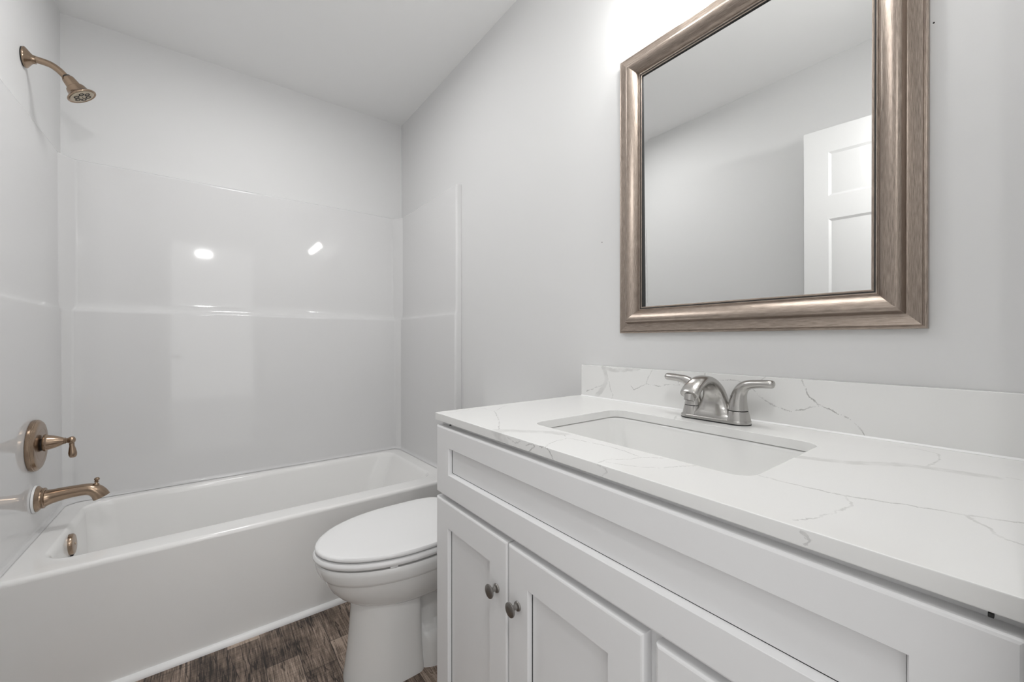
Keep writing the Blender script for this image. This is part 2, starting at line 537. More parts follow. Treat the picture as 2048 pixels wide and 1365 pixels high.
# slab drawn as stiles, rails and raised panels; local x along the door, y thickness
xs = [0, cols[0][0], cols[0][1], cols[1][0], cols[1][1], DW]
zs = [0, rows[0][0], rows[0][1], rows[1][0], rows[1][1], rows[2][0], rows[2][1], DHT]
for side in (0, 1):
    yy = DT if side else 0
    s = -1 if side else 1
    for i in range(5):
        for j in range(7):
            x0, x1, z0, z1 = xs[i], xs[i + 1], zs[j], zs[j + 1]
            if i in (1, 3) and j in (1, 3, 5):
                rings = []
                for ins, dep in ((0, 0), (.010, .007), (.016, .007), (.045, .002)):
                    rings.append([bm.verts.new((a, yy + s * dep, b)) for a, b in ((x0 + ins, z0 + ins), (x1 - ins, z0 + ins), (x1 - ins, z1 - ins), (x0 + ins, z1 - ins))])
                for a, b in zip(rings, rings[1:]):
                    for q in range(4):
                        bm.faces.new((a[q], a[(q + 1) % 4], b[(q + 1) % 4], b[q]))
                bm.faces.new(rings[-1])
            else:
                bm.faces.new([bm.verts.new((a, yy, b)) for a, b in ((x0, z0), (x1, z0), (x1, z1), (x0, z1))])
for x in (0, DW):
    bm.faces.new([bm.verts.new(p) for p in ((x, 0, 0), (x, DT, 0), (x, DT, DHT), (x, 0, DHT))])
for z in (0, DHT):
    bm.faces.new([bm.verts.new(p) for p in ((0, 0, z), (DW, 0, z), (DW, DT, z), (0, DT, z))])
bmesh.ops.remove_doubles(bm, verts=bm.verts, dist=.0001)
bmesh.ops.recalc_face_normals(bm, faces=bm.faces)
rot = Matrix.Rotation(PI / 2 - ang, 4, 'Z')
bm.transform(Matrix.Translation(door.location) @ rot)
slab = link('door_slab', bm, M['door'], door, 30)
# its knobs
for s in (-1, 1):
    bm = bmesh.new()
    base = Vector((DW - .06, DT if s > 0 else 0, .92))
    lathe(bm, [(0, .032), (.006, .032), (.009, .014), (.03, .012), (.036, .022), (.05, .027), (.06, .022), (.064, .006)], base, (0, s, 0), 32)
    bm.transform(Matrix.Translation(door.location) @ rot)
    link('door_knob', bm, M['knob'], door)

# quarter-round along the tub apron
APY = 1.737
bm = bmesh.new()
prof = [(APY, 0), (APY, .017)] + [(APY - .018 * math.sin(R(a)), .0005 + .0165 * math.cos(R(a))) for a in range(15, 91, 15)] + [(APY - .018, 0)]
prism(bm, prof, 0, XL + .001, -.003)
struct('trim_2', bm, M['trim'], angle=50)
# low base along the mirror wall between vanity and tub
bm = bmesh.new(); box(bm, -.012, -.0005, .96, APY - .02, 0, .085, .003); struct('baseboard_right', bm, M['trim'])
bm = bmesh.new(); box(bm, XL + .0005, XL + .012, YN + .02, APY - .02, 0, .085, .003); struct('baseboard_left', bm, M['trim'])

# ------------------------------------------------------------------ bathtub
ZR = .40


def rimz(x, y, z):
    return z - .016 * max(0, (y - 1.75) / .75)


tub = thing('bathtub', (-.76, 2.13, 0), 'white alcove bathtub with a flat front apron', 'bathtub')
bm = bmesh.new()
ox0, ox1, oy0, oy1 = XL + .004, -.004, APY, YF - .004
ix0, ix1, iy0, iy1 = -1.425, -.118, 1.832, 2.442
k = 10
rings = [rrect(ox0, ox1, oy0, oy1, .004, 0, k),
         rrect(ox0, ox1, oy0, oy1, .004, ZR - .016, k, rimz),
         rrect(ox0 + .002, ox1 - .002, oy0 + .002, oy1 - .002, .005, ZR - .008, k, rimz),
         rrect(ox0 + .006, ox1 - .006, oy0 + .006, oy1 - .006, .008, ZR - .002, k, rimz),
         rrect(ox0 + .014, ox1 - .014, oy0 + .014, oy1 - .014, .012, ZR, k, rimz),
         rrect(ix0 - .006, ix1 + .006, iy0 - .006, iy1 + .006, .085, ZR, k, rimz),
         rrect(ix0, ix1, iy0, iy1, .08, ZR - .002, k, rimz),
         rrect(ix0 + .006, ix1 - .008, iy0 + .006, iy1 - .006, .08, ZR - .009, k, rimz),
         rrect(ix0 + .010, ix1 - .016, iy0 + .010, iy1 - .010, .08, ZR - .025, k, rimz),
         rrect(ix0 + .022, ix1 - .09, iy0 + .028, iy1 - .028, .09, .20, k),
         rrect(ix0 + .034, ix1 - .15, iy0 + .045, iy1 - .045, .10, .10, k),
         rrect(ix0 + .055, ix1 - .19, iy0 + .07, iy1 - .07, .11, .065, k),
         rrect(ix0 + .11, ix1 - .27, iy0 + .13, iy1 - .13, .10, .05, k)]
loft(bm, rings)
link('tub_shell', bm, M['tub'], tub, 60)
# overflow plate on the drain end
bm = bmesh.new()
ov = Vector((-1.4155, 2.11, .338))
axo = Vector((1, 0, .07)).normalized()
lathe(bm, [(-.006, .037), (.004, .037), (.010, .0365), (.0135, .034), (.015, .028), (.0155, .0)], ov, axo, 48)
lathe(bm, [(.0154, .0038), (.017, .0034), (.0172, 0)], ov, axo, 16)
plate = link('overflow_plate', bm, M['bronze'], tub, 40)
setv(plate, 'bronze overflow plate')
bm = bmesh.new()
box(bm, ov.x + .003, ov.x + .0125, ov.y - .013, ov.y + .013, ov.z - .0385, ov.z - .033)
link('overflow_slot', bm, M['black'], plate)
bm = bmesh.new(); lathe(bm, [(0, .036), (.004, .035), (.005, .03), (.0052, 0)], (-1.19, 2.137, .0505), (0, 0, 1)); link('drain', bm, M['bronze'], tub)

# ------------------------------------------------------------------ tub surround
sur = thing('tub_surround', (-.76, 2.13, .38), 'glossy white three wall surround panels above the bathtub', 'tub surround')


def fillet_path(pts, rad, k=6):
    """2D polyline with rounded corners"""
    out = [Vector(pts[0])]
    for i in range(1, len(pts) - 1):
        a, b, c = Vector(pts[i - 1]), Vector(pts[i]), Vector(pts[i + 1])
        r = rad[i]
        d1, d2 = (a - b).normalized(), (c - b).normalized()
        half = d1.angle(d2) / 2
        r = min(r, .45 * min((a - b).length, (c - b).length) * math.tan(half))
        t = r / math.tan(half)
        p, q = b + d1 * t, b + d2 * t
        cen = b + (d1 + d2).normalized() * (r / math.sin(half))
        v0, v1 = p - cen, q - cen
        a0 = math.atan2(v0.y, v0.x); a1 = math.atan2(v1.y, v1.x)
        d = (a1 - a0 + PI) % (2 * PI) - PI
        for s in range(k + 1):
            aa = a0 + d * s / k
            out.append(cen + Vector((math.cos(aa), math.sin(aa))) * r)
    out.append(Vector(pts[-1]))
    return out


YS = 1.762        # front edge of the side panels


def plan(xl, xr, yb, c1, c2, r):
    p = [(XL + .001, YS), (xl, YS), (xl, yb - c1), (xl + c2, yb), (xr - c2, yb), (xr, yb - c1), (xr, YS), (-.0008, YS)]
    return fillet_path(p, [0, .009, r, r, r, r, .009, 0])


low = plan(-1.501, -.038, 2.489, .030, .026, .012)
upp = plan(-1.507, -.031, 2.513, .066, .040, .010)
tops = plan(-1.5125, -.008, 2.535, .03, .03, .008)


def mixp(a, b, t):
    return [p.lerp(q, t) for p, q in zip(a, b)]


def lev(path, z, f=None):
    return [(p.x, p.y, f(p.x, p.y, z) if f else z) for p in path]


inn = plan(-1.487, -.055, 2.475, .034, .030, .014)
rings = [lev(inn, ZR + .0015, rimz), lev(mixp(inn, low, .55), ZR + .0025, rimz), lev(mixp(inn, low, .88), ZR + .007, rimz), lev(low, ZR + .018, rimz),
         lev(low, .7), lev(low, 1.0), lev(low, 1.192), lev(mixp(low, upp, .03), 1.199), lev(mixp(low, upp, .12), 1.2035), lev(mixp(low, upp, .3), 1.2065),
         lev(mixp(low, upp, .55), 1.211), lev(mixp(low, upp, .78), 1.220), lev(mixp(low, upp, .93), 1.236), lev(upp, 1.262),
         lev(upp, 1.5), lev(upp, 1.842), lev(mixp(upp, tops, .12), 1.8495), lev(mixp(upp, tops, .4), 1.8535), lev(tops, 1.855)]
wallp = [Vector((min(max(p.x, XL + .001), -.0008), p.y)) for p in plan(-1.5168, -.0012, 2.5415, .012, .012, .004)]
rings.append(lev(wallp, 1.8555)); rings.append(lev(wallp, ZR + .0005, rimz)); rings.append(lev(inn, ZR + .0005, rimz))
bm = bmesh.new()
loft(bm, rings, False, False, closed=False)
bmesh.ops.remove_doubles(bm, verts=bm.verts, dist=.00005)
link('wall_panel', bm, M['surround'], sur, 50)

# ------------------------------------------------------------------ shower head
SH = Vector((XL, 2.10, 2.040))
sh = thing('wall_shower', SH, 'bronze shower head on a bent arm high on the left wall', 'shower')
bm = bmesh.new()
lathe(bm, [(.0035, .0325), (.006, .0335), (.008, .0325), (.017, .021), (.022, .015), (.026, .0135), (.030, .013)], SH, (1, 0, 0))
fl = link('flange', bm, M['bronze'], sh, 25)
bm = bmesh.new(); lathe(bm, [(0, .031), (.0045, .031)], SH, (1, 0, 0)); link('gasket', bm, M['black'], fl)
bm = bmesh.new()
tube(bm, [SH + Vector(p) for p in ((.012, 0, .001), (.035, 0, .002), (.062, 0, -.001), (.080, 0, -.0105), (.095, 0, -.025), (.106, 0, -.040))], .0108, 24)
link('shower_arm', bm, M['bronze'], sh, 50)
fc = Vector((-1.3775, 2.10, 1.9545))
ax = Vector((.565, 0, -.825)).normalized()
nk = fc - ax * .067
bm = bmesh.new(); lathe(bm, [(-.004, .0118), (-.001, .0130), (.001, .0130), (.004, .0115)], nk, ax, 32); link('collar', bm, M['bronze_dark'], sh)
bm = bmesh.new()
lathe(bm, [(.002, .010), (.002, .0155), (.005, .0172), (.012, .0182), (.032, .0205), (.0335, .0222), (.035, .0226), (.0362, .0262), (.044, .0285), (.051, .0298), (.057, .0335), (.0625, .0415), (.0655, .0432), (.0672, .0425), (.0676, .0405), (.0655, .0375), (.0655, .036)], nk, ax, 56, cap1=True)
hd = link('head', bm, M['bronze'], sh, 25)
bm = bmesh.new(); lathe(bm, [(.0648, .0355), (.0672, .0355), (.0680, .0335), (.0684, .020), (.0685, 0)], nk, ax, 48); fa = link('spray_face', bm, M['face'], sh, 30)
bm = bmesh.new()
_, u, v = frame_of(ax)
for cx, cy, rr, n in [(0, 0, 0, 1)] + [(.0185 * math.cos(a), .0185 * math.sin(a), .0065, 9) for a in [2 * PI * i / 6 for i in range(6)]]:
    for i in range(n):
        a = 2 * PI * i / n
        p = nk + ax * .0683 + u * (cx + rr * math.cos(a)) + v * (cy + rr * math.sin(a))
        lathe(bm, [(0, .0018), (.0016, .0015)], p, ax, 8)
nz = link('nozzles', bm, M['black'], fa); nz['kind'] = 'stuff'

# ------------------------------------------------------------------ shower valve
VX = -1.5002
vc = Vector((VX, 2.11, .708))
sv = thing('shower_valve', vc, 'round bronze shower valve with lever handle above the tub spout', 'valve')
bm = bmesh.new()
lathe(bm, [(0, .0875), (.004, .0885), (.010, .0885), (.0115, .0865), (.013, .0865), (.0155, .0835), (.0185, .0805), (.020, .076), (.0205, .062), (.0198, .058), (.0198, .055), (.0205, .052), (.0212, 0)], vc, (1, 0, 0), 72)
link('escutcheon', bm, M['bronze'], sv, 25)
bm = bmesh.new(); lathe(bm, [(.018, .0205), (.030, .0205)], vc, (1, 0, 0)); link('valve_sleeve', bm, M['bronze_dark'], sv)
bm = bmesh.new()
lathe(bm, [(.0258, .016), (.0258, .0285), (.028, .0298), (.032, .0298), (.0335, .0275), (.036, .0255), (.048, .0225), (.060, .0180), (.070, .0128), (.074, .0105), (.0755, .0112), (.077, .0112), (.0785, .0088), (.083, .0092), (.088, .0122), (.0925, .0135), (.097, .0120), (.101, .0070), (.1025, 0)], vc + Vector((0, 0, .006)), (1, 0, 0))
link('handle_hub', bm, M['bronze'], sv, 30)
bm = bmesh.new()
lv = vc + Vector((.0915, 0, .004))
lathe(bm, [(0, .0062), (.012, .0070), (.018, .0066), (.030, .0090), (.044, .0112), (.054, .0105), (.060, .0075), (.062, .0)], lv, (.06, 0, -1), 32)
link('lever', bm, M['bronze'], sv, 40)

# ------------------------------------------------------------------ tub spout
sc = Vector((VX, 2.125, .517))
sp = thing('tub_spout', sc, 'bronze tub spout with diverter knob low on the left wall', 'tub spout')
bm = bmesh.new(); lathe(bm, [(.0, .047), (.003, .0468), (.0058, .0455), (.0060, .040)], sc, (1, 0, 0), 56); cb = link('caulk_ring', bm, M['caulk'], sp); setv(cb, 'white sealant ring')
bm = bmesh.new()
lathe(bm, [(.0062, .0440), (.0075, .0442), (.012, .0400), (.0165, .0350), (.019, .0345), (.0205, .0355), (.022, .0345), (.0235, .0352), (.0255, .0335), (.027, .030)], sc, (1, 0, 0), 56)
link('base_collar', bm, M['bronze'], sp, 25)
bm = bmesh.new()
# body: rings along a path whose end turns down into an open nose
tube(bm, [sc + Vector(p) for p in ((.022, 0, -.001), (.040, 0, .0015), (.070, 0, .0055), (.100, 0, .0075), (.128, 0, .0070), (.146, 0, .0005), (.158, 0, -.0125), (.1655, 0, -.0285))],
     [.0310, .0265, .0235, .0225, .0232, .0240, .0225, .0200], 36, (0, 1, 0), 6, [.0300, .0250, .0220, .0205, .0205, .0215, .0230, .0245])
body = link('spout_body', bm, M['bronze'], sp, 60)
bm = bmesh.new()
kp = sc + Vector((.151, 0, .020))
lathe(bm, [(0, .0095), (.004, .0072), (.006, .0042), (.009, .0038), (.0095, .0068), (.0115, .0068), (.012, .0040), (.0145, .0055), (.0185, .0080), (.0225, .0075), (.0255, .0042), (.0262, 0)], kp, (.12, 0, 1), 28)
link('diverter_knob', bm, M['bronze'], sp, 40)

# ------------------------------------------------------------------ vanity cabinet
F, FB = -.552, -.533           # face of the fronts, face of the carcass
CY0, CY1 = -.004, .941
van = thing('vanity_cabinet', (-.277, .47, 0), 'white shaker vanity cabinet under the quartz countertop', 'vanity cabinet')
bm = bmesh.new()
# hollow carcass: sides, back, bottom, face frame, toe board (open at the top for the basin)
box(bm, FB, -.002, CY1 - .018, CY1, 0, .868)
box(bm, FB, -.002, CY0, CY0 + .018, 0, .868)
box(bm, -.016, -.002, CY0 + .018, CY1 - .018, .09, .868)
box(bm, FB, -.016, CY0 + .018, CY1 - .018, .09, .108)
box(bm, FB, FB + .019, CY0 + .018, CY1 - .018, .66, .868)
box(bm, FB, FB + .019, CY0 + .018, CY0 + .05, .108, .66); box(bm, FB, FB + .019, CY1 - .05, CY1 - .018, .108, .66)
box(bm, FB, FB + .019, .296, .340, .108, .66)
box(bm, FB + .07, FB + .085, CY0 + .018, CY1 - .018, 0, .09)
link('carcass', bm, M['cabinet'], van, 30)


def shaker(y0, y1, z0, z1, st, rt, rb, dep=.0105):
    """front with raised frame and sunk panel; faces -x"""
    bm = bmesh.new()

    def ring(x, i, iz0=None, iz1=None, iy0=None):
        a = i if iz0 is None else iz0
        b = i if iz1 is None else iz1
        c = i if iy0 is None else iy0
        return [(x, y0 + c, z0 + a), (x, y1 - i, z0 + a), (x, y1 - i, z1 - b), (x, y0 + c, z1 - b)]
    e = .0045
    rs = [ring(FB - .0005, 0), ring(F + e, 0), ring(F + e * .55, e * .14), ring(F + e * .2, e * .5), ring(F, e)]
    rs.append(ring(F, st, rb, rt))
    rs.append(ring(F + .0008, st + .0006, rb + .0008, rt + .0008, st + .0006))
    rs.append(ring(F + dep, st + .0010, rb + .0042, rt + .0030, st + .0030))
    # the panel floats in its groove: a fine open gap on the hinge side and along the bottom
    rs.append(ring(F + dep + .007, st + .0010, rb + .0043, rt + .0031, st + .0031))
    rs.append(ring(F + dep + .007, st + .0036, rb + .0052, rt + .0033, st + .0033))
    rs.append(ring(F + dep, st + .0036, rb + .0052, rt + .0033, st + .0033))
    loft(bm, rs, True, True)
    bm.faces.ensure_lookup_table()
    for i in range(7 * 4, 10 * 4):
        bm.faces[i + 0].material_index = 1        # shade inside that gap, painted on as black
    return bm


link('false_front', shaker(.0045, .938, .688, .858, .062, .048, .0555), M['cabinet'], van, 20).data.materials.append(M['black'])


def knob(at, parent):
    bm = bmesh.new()
    lathe(bm, [(0, .0085), (.0012, .0092), (.0035, .0085), (.0055, .0052), (.009, .0043), (.013, .0050), (.0155, .0090), (.0175, .0128), (.0192, .0136), (.0208, .0132), (.0222, .0105), (.0228, .006), (.023, 0)], at, (-1, 0, 0), 40)
    return link('knob', bm, M['knob'], parent, 40)


for y0, y1, ky in ((.6345, .9385, .668), (.3245, .6308, .5985)):
    d = link('door', shaker(y0, y1, .098, .676, .060, .0625, .0625), M['cabinet'], van, 20)
    d.data.materials.append(M['black'])
    knob((F, ky, .5705), d)
for z0, z1 in ((.496, .676), (.300, .488), (.098, .292)):
    d = link('drawer', shaker(.0045, .3065, z0, z1, .060, .0625, .0625), M['cabinet'], van, 20)
    d.data.materials.append(M['black'])
    knob((F + .0105, .160, (z0 + z1) / 2), d)

for y in (.8685, .0225):
    bm = bmesh.new(); box(bm, F + .0005, F + .005, y - .0016, y + .0016, .8655, .8690, .0006); sp_ = link('spacer', bm, M['black'], van); setv(sp_, 'small dark spacer under the countertop')

# ------------------------------------------------------------------ countertop, backsplash, basin
ZT, ZB = .8885, .8695
hx0, hx1, hy0, hy1, hr = -.440, -.146, .2375, .691, .030
bm = bmesh.new()
e = .0016
k = 8
rs = [rrect(-.5525, -.0015, -.0085, .9445, .003, ZB + .0008, k), rrect(-.553, -.001, -.009, .945, .003, ZB + .0022, k), rrect(-.553, -.001, -.009, .945, .003, ZT - e, k),
      rrect(-.553 + e * .3, -.001 - e * .3, -.009 + e * .3, .945 - e * .3, .003, ZT - e * .3, k), rrect(-.553 + e, -.001 - e, -.009 + e, .945 - e, .003, ZT, k),
      rrect(hx0 - e, hx1 + e, hy0 - e, hy1 + e, hr + e, ZT, k), rrect(hx0 - e * .3, hx1 + e * .3, hy0 - e * .3, hy1 + e * .3, hr, ZT - e * .3, k), rrect(hx0, hx1, hy0, hy1, hr, ZT - e, k),
      rrect(hx0, hx1, hy0, hy1, hr, ZB + .0008, k)]
vr = loft(bm, rs, False, False)
n = len(vr[0])
for i in range(n):
    j = (i + 1) % n
    bm.faces.new((vr[-1][i], vr[-1][j], vr[0][j], vr[0][i]))
ct = link('countertop', bm, M['counter'], None, 40, at=(-.277, .47, .8695))
setv(ct, 'white quartz countertop with fine grey veins on the vanity', 'countertop')
bm = bmesh.new(); box(bm, -.0205, -.0008, -.009, .9335, ZT + .0005, .9915, .0012, 2)
bs = link('backsplash', bm, M['splash'], None, 40, at=(-.010, .47, ZT))
bm = bmesh.new(); prism(bm, [(-.0206, ZT + .0002), (-.0206, ZT + .0034), (-.0222, ZT + .0016), (-.0242, ZT + .0002)], 1, -.0085, .9325); link('caulk_bead', bm, M['caulk'], bs, 60)
setv(bs, 'low quartz backsplash strip against the wall behind the faucet', 'backsplash')

sink = thing('sink_basin', (-.293, .464, .735), 'white rectangular undermount sink basin set into the countertop', 'sink')
bm = bmesh.new()
g = .0015
rs = [rrect(hx0 - .022, hx1 + .022, hy0 - .022, hy1 + .022, .04, ZB - .012, k), rrect(hx0 - .022, hx1 + .022, hy0 - .022, hy1 + .022, .04, ZB - .0003, k),
      rrect(hx0 - .004, hx1 + .004, hy0 - .004, hy1 + .004, .034, ZB - .0003, k), rrect(hx0 - .001, hx1 + .001, hy0 - .001, hy1 + .001, .033, ZB - .0028, k), rrect(hx0, hx1, hy0, hy1, .032, ZB - .007, k),
      rrect(hx0 + .008, hx1 - .008, hy0 + .012, hy1 - .012, .034, ZB - .07, k), rrect(hx0 + .014, hx1 - .014, hy0 + .02, hy1 - .02, .036, ZB - .108, k),
      rrect(hx0 + .022, hx1 - .022, hy0 + .03, hy1 - .03, .04, ZB - .122, k), rrect(hx0 + .04, hx1 - .04, hy0 + .05, hy1 - .05, .04, ZB - .130, k),
      rrect(-.293 - .023, -.293 + .023, .464 - .023, .464 + .023, .0229, ZB - .134, k)]
loft(bm, rs, False, True)
link('basin', bm, M['porcelain'], sink, 50)
bm = bmesh.new(); lathe(bm, [(0, .0225), (.003, .0225), (.004, .017), (.002, .015), (.0025, .0)], (-.293, .464, ZB - .1338), (0, 0, 1)); link('drain', bm, M['nickel'], sink)

# ------------------------------------------------------------------ faucet
FX, FY = -.083, .4585
fau = thing('faucet', (FX, FY, ZT), 'brushed nickel two handle faucet behind the sink basin', 'faucet')


def stadium(cx, cy, hw, hl, z, k=14):
    """capsule outline, long in y"""
    out = []
    for i in range(k + 1):
        a = PI * i / k
        out.append((cx + hw * math.cos(a), cy + hl - hw + hw * math.sin(a), z))
    for i in range(k + 1):
        a = PI + PI * i / k
        out.append((cx + hw * math.cos(a), cy - hl + hw + hw * math.sin(a), z))
    return out


bm = bmesh.new(); loft(bm, [stadium(FX, FY, .0262, .0782, ZT), stadium(FX, FY, .0262, .0782, ZT + .0028)]); link('gasket', bm, M['black'], fau)
bm = bmesh.new()
loft(bm, [stadium(FX, FY, .0268, .0786, ZT + .0028), stadium(FX, FY, .0266, .0784, ZT + .0075), stadium(FX, FY, .0256, .0772, ZT + .0088)])
base = link('base_plate', bm, M['nickel'], fau, 40)
HX = FX + .002
for s in (1, -1):
    hy = FY + s * .0508
    bm = bmesh.new()
    lathe(bm, [(.003, .0268), (.005, .0266), (.016, .0240), (.0285, .0212), (.0292, .0203)], (HX, hy, ZT), (0, 0, 1), 48)
    link('handle_cup', bm, M['nickel'], fau, 40)
    bm = bmesh.new()
    lathe(bm, [(.0285, .0198), (.0312, .0198)], (HX, hy, ZT), (0, 0, 1), 40)
    link('seam_ring', bm, M['black'], fau)
    # lever: a waisted stem that leans over and runs out sideways as a flat paddle
    bm = bmesh.new()
    o = Vector((HX, hy, ZT))
    pts = [(0, 0, .0308), (0, 0, .040), (.0005, s * .001, .055), (.001, s * .004, .070), (.001, s * .011, .0815), (0, s * .023, .0885), (-.001, s * .040, .0915), (-.0015, s * .060, .0930), (-.002, s * .070, .0930), (-.002, s * .0735, .0928)]
    ra = [.0207, .0192, .0168, .0148, .0132, .0125, .0118, .0122, .0105, .0030]
    rb = [.0207, .0192, .0168, .0146, .0124, .0104, .0092, .0090, .0080, .0026]
    tube(bm, [o + Vector(p) for p in pts], ra, 28, (1, 0, 0), 6, rb)
    link('lever_handle', bm, M['nickel'], fau, 60)
    bm = bmesh.new(); lathe(bm, [(0, .0032), (.001, .0032), (.0012, .0022), (.0004, .002), (.0004, 0)], o + Vector((.0005 - .0118, -s * .0098, .060)), (-.65, -s * .75, .18), 16)
    link('set_screw', bm, M['knob'], fau)
# spout: the body swoops up from between the handles and arches forward
bm = bmesh.new()
st_ = [(-.0830, .8960, .0530, .0258), (-.0828, .9010, .0510, .0246), (-.0815, .9090, .0440, .0220), (-.0800, .9190, .0365, .0196), (-.0795, .9310, .0310, .0180), (-.0815, .9450, .0265, .0170),
       (-.0870, .9580, .0232, .0160), (-.0965, .9690, .0208, .0140), (-.1090, .9775, .0192, .0122), (-.1240, .9828, .0184, .0112), (-.1410, .9838, .0184, .0110), (-.1580, .9800, .0190, .0114), (-.1740, .9725, .0197, .0122), (-.1870, .9630, .0200, .0126), (-.1935, .9565, .0197, .0122), (-.1945, .9555, .0170, .0095)]
pth = smooth_path([(x, FY, z) for x, z, a, b in st_], 5)
hw_ = [v.x for v in smooth_path([(a, 0, 0) for x, z, a, b in st_], 5)]
ht_ = [v.x for v in smooth_path([(b, 0, 0) for x, z, a, b in st_], 5)]
rings = []
for i, p in enumerate(pth):
    tg = (pth[min(i + 1, len(pth) - 1)] - pth[max(i - 1, 0)]).normalized()
    w_ = tg.cross(Vector((0, 1, 0)))
    r_ = []
    for q in range(40):
        c, s_ = math.cos(2 * PI * q / 40), math.sin(2 * PI * q / 40)
        ex = .78
        r_.append(p + Vector((0, 1, 0)) * hw_[i] * math.copysign(abs(c) ** ex, c) + w_ * ht_[i] * math.copysign(abs(s_) ** ex, s_))
    rings.append(r_)
loft(bm, rings)
link('spout', bm, M['nickel'], fau, 60)
bm = bmesh.new()
aa = Vector((-.25, 0, -1)).normalized()
lathe(bm, [(-.004, .0112), (.006, .0112), (.0095, .0108), (.0095, .0080), (.004, .0078), (.004, .0)], (-.1910, FY, .9535), aa, 32)
aer = link('aerator', bm, M['nickel'], fau, 30)
bm = bmesh.new(); lathe(bm, [(0, .0076), (.0005, .0076)], Vector((-.1910, FY, .9535)) + aa * .0042, aa, 24); link('aerator_screen', bm, M['black'], aer)
bm = bmesh.new()
lathe(bm, [(0, .0024), (.042, .0024), (.043, .0045), (.0455, .0062), (.048, .0060), (.050, .0035), (.0505, 0)], (-.047, FY, .8975), (0, 0, 1), 20)
link('lift_rod', bm, M['nickel'], fau)

# ------------------------------------------------------------------ mirror
my0, my1, mz0, mz1 = .1935, .7075, 1.168, 1.846          # sight size of the glass
mir = thing('wall_mirror', (0, .4505, 1.507), 'rectangular wall mirror in a wide champagne metallic frame', 'mirror')
prof = [(-.0030, .0116), (-.0027, .0120), (-.0012, .0124), (.0008, .0118), (.0020, .0106), (.0026, .0106), (.0036, .0126), (.0056, .0128), (.0068, .0116), (.0076, .0118),
        (.0088, .0150), (.0110, .0190), (.0145, .0232), (.0190, .0270), (.0240, .0303), (.0290, .0326), (.0335, .0338), (.0370, .0335), (.0395, .0318), (.0415, .0285), (.0428, .0240), (.0436, .0190), (.0444, .0152), (.0456, .0134), (.0480, .0131),
        (.0550, .0142), (.0620, .0158), (.0662, .0168), (.0670, .0155), (.0676, .0142), (.0684, .0142), (.0692, .0148), (.0712, .0148), (.0728, .0138), (.0730, .0122), (.0730, .0003)]
bm = bmesh.new()
uvl = bm.loops.layers.uv.new('UVMap')
cor = [(my0, mz0, -1, -1), (my1, mz0, 1, -1), (my1, mz1, 1, 1), (my0, mz1, -1, 1)]
acc = [0]
for (a, b), (c, d) in zip(prof, prof[1:]):
    acc.append(acc[-1] + math.hypot(c - a, d - b))
for q in range(4):
    A, B = cor[q], cor[(q + 1) % 4]
    L = math.hypot(B[0] - A[0], B[1] - A[1])
    va = [bm.verts.new((-h, A[0] + A[2] * u, A[1] + A[3] * u)) for u, h in prof]
    vb = [bm.verts.new((-h, B[0] + B[2] * u, B[1] + B[3] * u)) for u, h in prof]
    for i in range(len(prof) - 1):
        f = bm.faces.new((va[i], vb[i], vb[i + 1], va[i + 1]))
        u0, u1 = prof[i][0], prof[i + 1][0]
        for lp, uv in zip(f.loops, ((-u0, acc[i]), (L + u0, acc[i]), (L + u1, acc[i + 1]), (-u1, acc[i + 1]))):
            lp[uvl].uv = (uv[0] + q * 1.7, uv[1] + q * .31)
bmesh.ops.recalc_face_normals(bm, faces=bm.faces)
ff = max(bm.faces, key=lambda f: f.calc_area())
if [f for f in bm.faces if abs(f.calc_center_median().x + .0337) < .0006][0].normal.x > 0:
    bmesh.ops.reverse_faces(bm, faces=bm.faces)
link('frame', bm, M['frame'], mir, 30, recalc=False)
# dark rebate between frame and glass
bm = bmesh.new()
va = [[bm.verts.new((-h, y - sy * .0028, z - sz * .0028)) for h in (.0004, .0117)] for y, z, sy, sz in cor]
vb = [[bm.verts.new((-h, y + sy * .004, z + sz * .004)) for h in (.0004, .0117)] for y, z, sy, sz in cor]
for q in range(4):
    w_ = (q + 1) % 4
    bm.faces.new((va[q][0], va[w_][0], va[w_][1], va[q][1])); bm.faces.new((va[q][1], va[w_][1], vb[w_][1], vb[q][1]))
link('rebate', bm, M['black'], mir, 30, recalc=False)
# bevelled glass, leaning very slightly forward at its top
bm = bmesh.new()
tilt = R(.55)
zm = (mz0 + mz1) / 2


def gl(y, z, d):
    return (-.0048 - (z - zm) * math.tan(tilt) * .9 + d, y, z)


bw = .021
o_ = .0025
outer = [(my0 - o_, mz0 - o_), (my1 + o_, mz0 - o_), (my1 + o_, mz1 + o_), (my0 - o_, mz1 + o_)]
inner = [(my0 + bw, mz0 + bw), (my1 - bw, mz0 + bw), (my1 - bw, mz1 - bw), (my0 + bw, mz1 - bw)]
r_in = [bm.verts.new(gl(y, z, 0)) for y, z in inner]
r_out = [bm.verts.new(gl(y, z, .00022)) for y, z in outer]
r_bk = [bm.verts.new((-.0008, y, z)) for y, z in outer]
bm.faces.new(r_in)
for i in range(4):
    j = (i + 1) % 4
    bm.faces.new((r_in[i], r_in[j], r_out[j], r_out[i])); bm.faces.new((r_out[i], r_out[j], r_bk[j], r_bk[i]))
bm.faces.new(r_bk)
mg = link('mirror_glass', bm, M['mirror'], mir, .05)
for p in mg.data.polygons: p.use_smooth = False

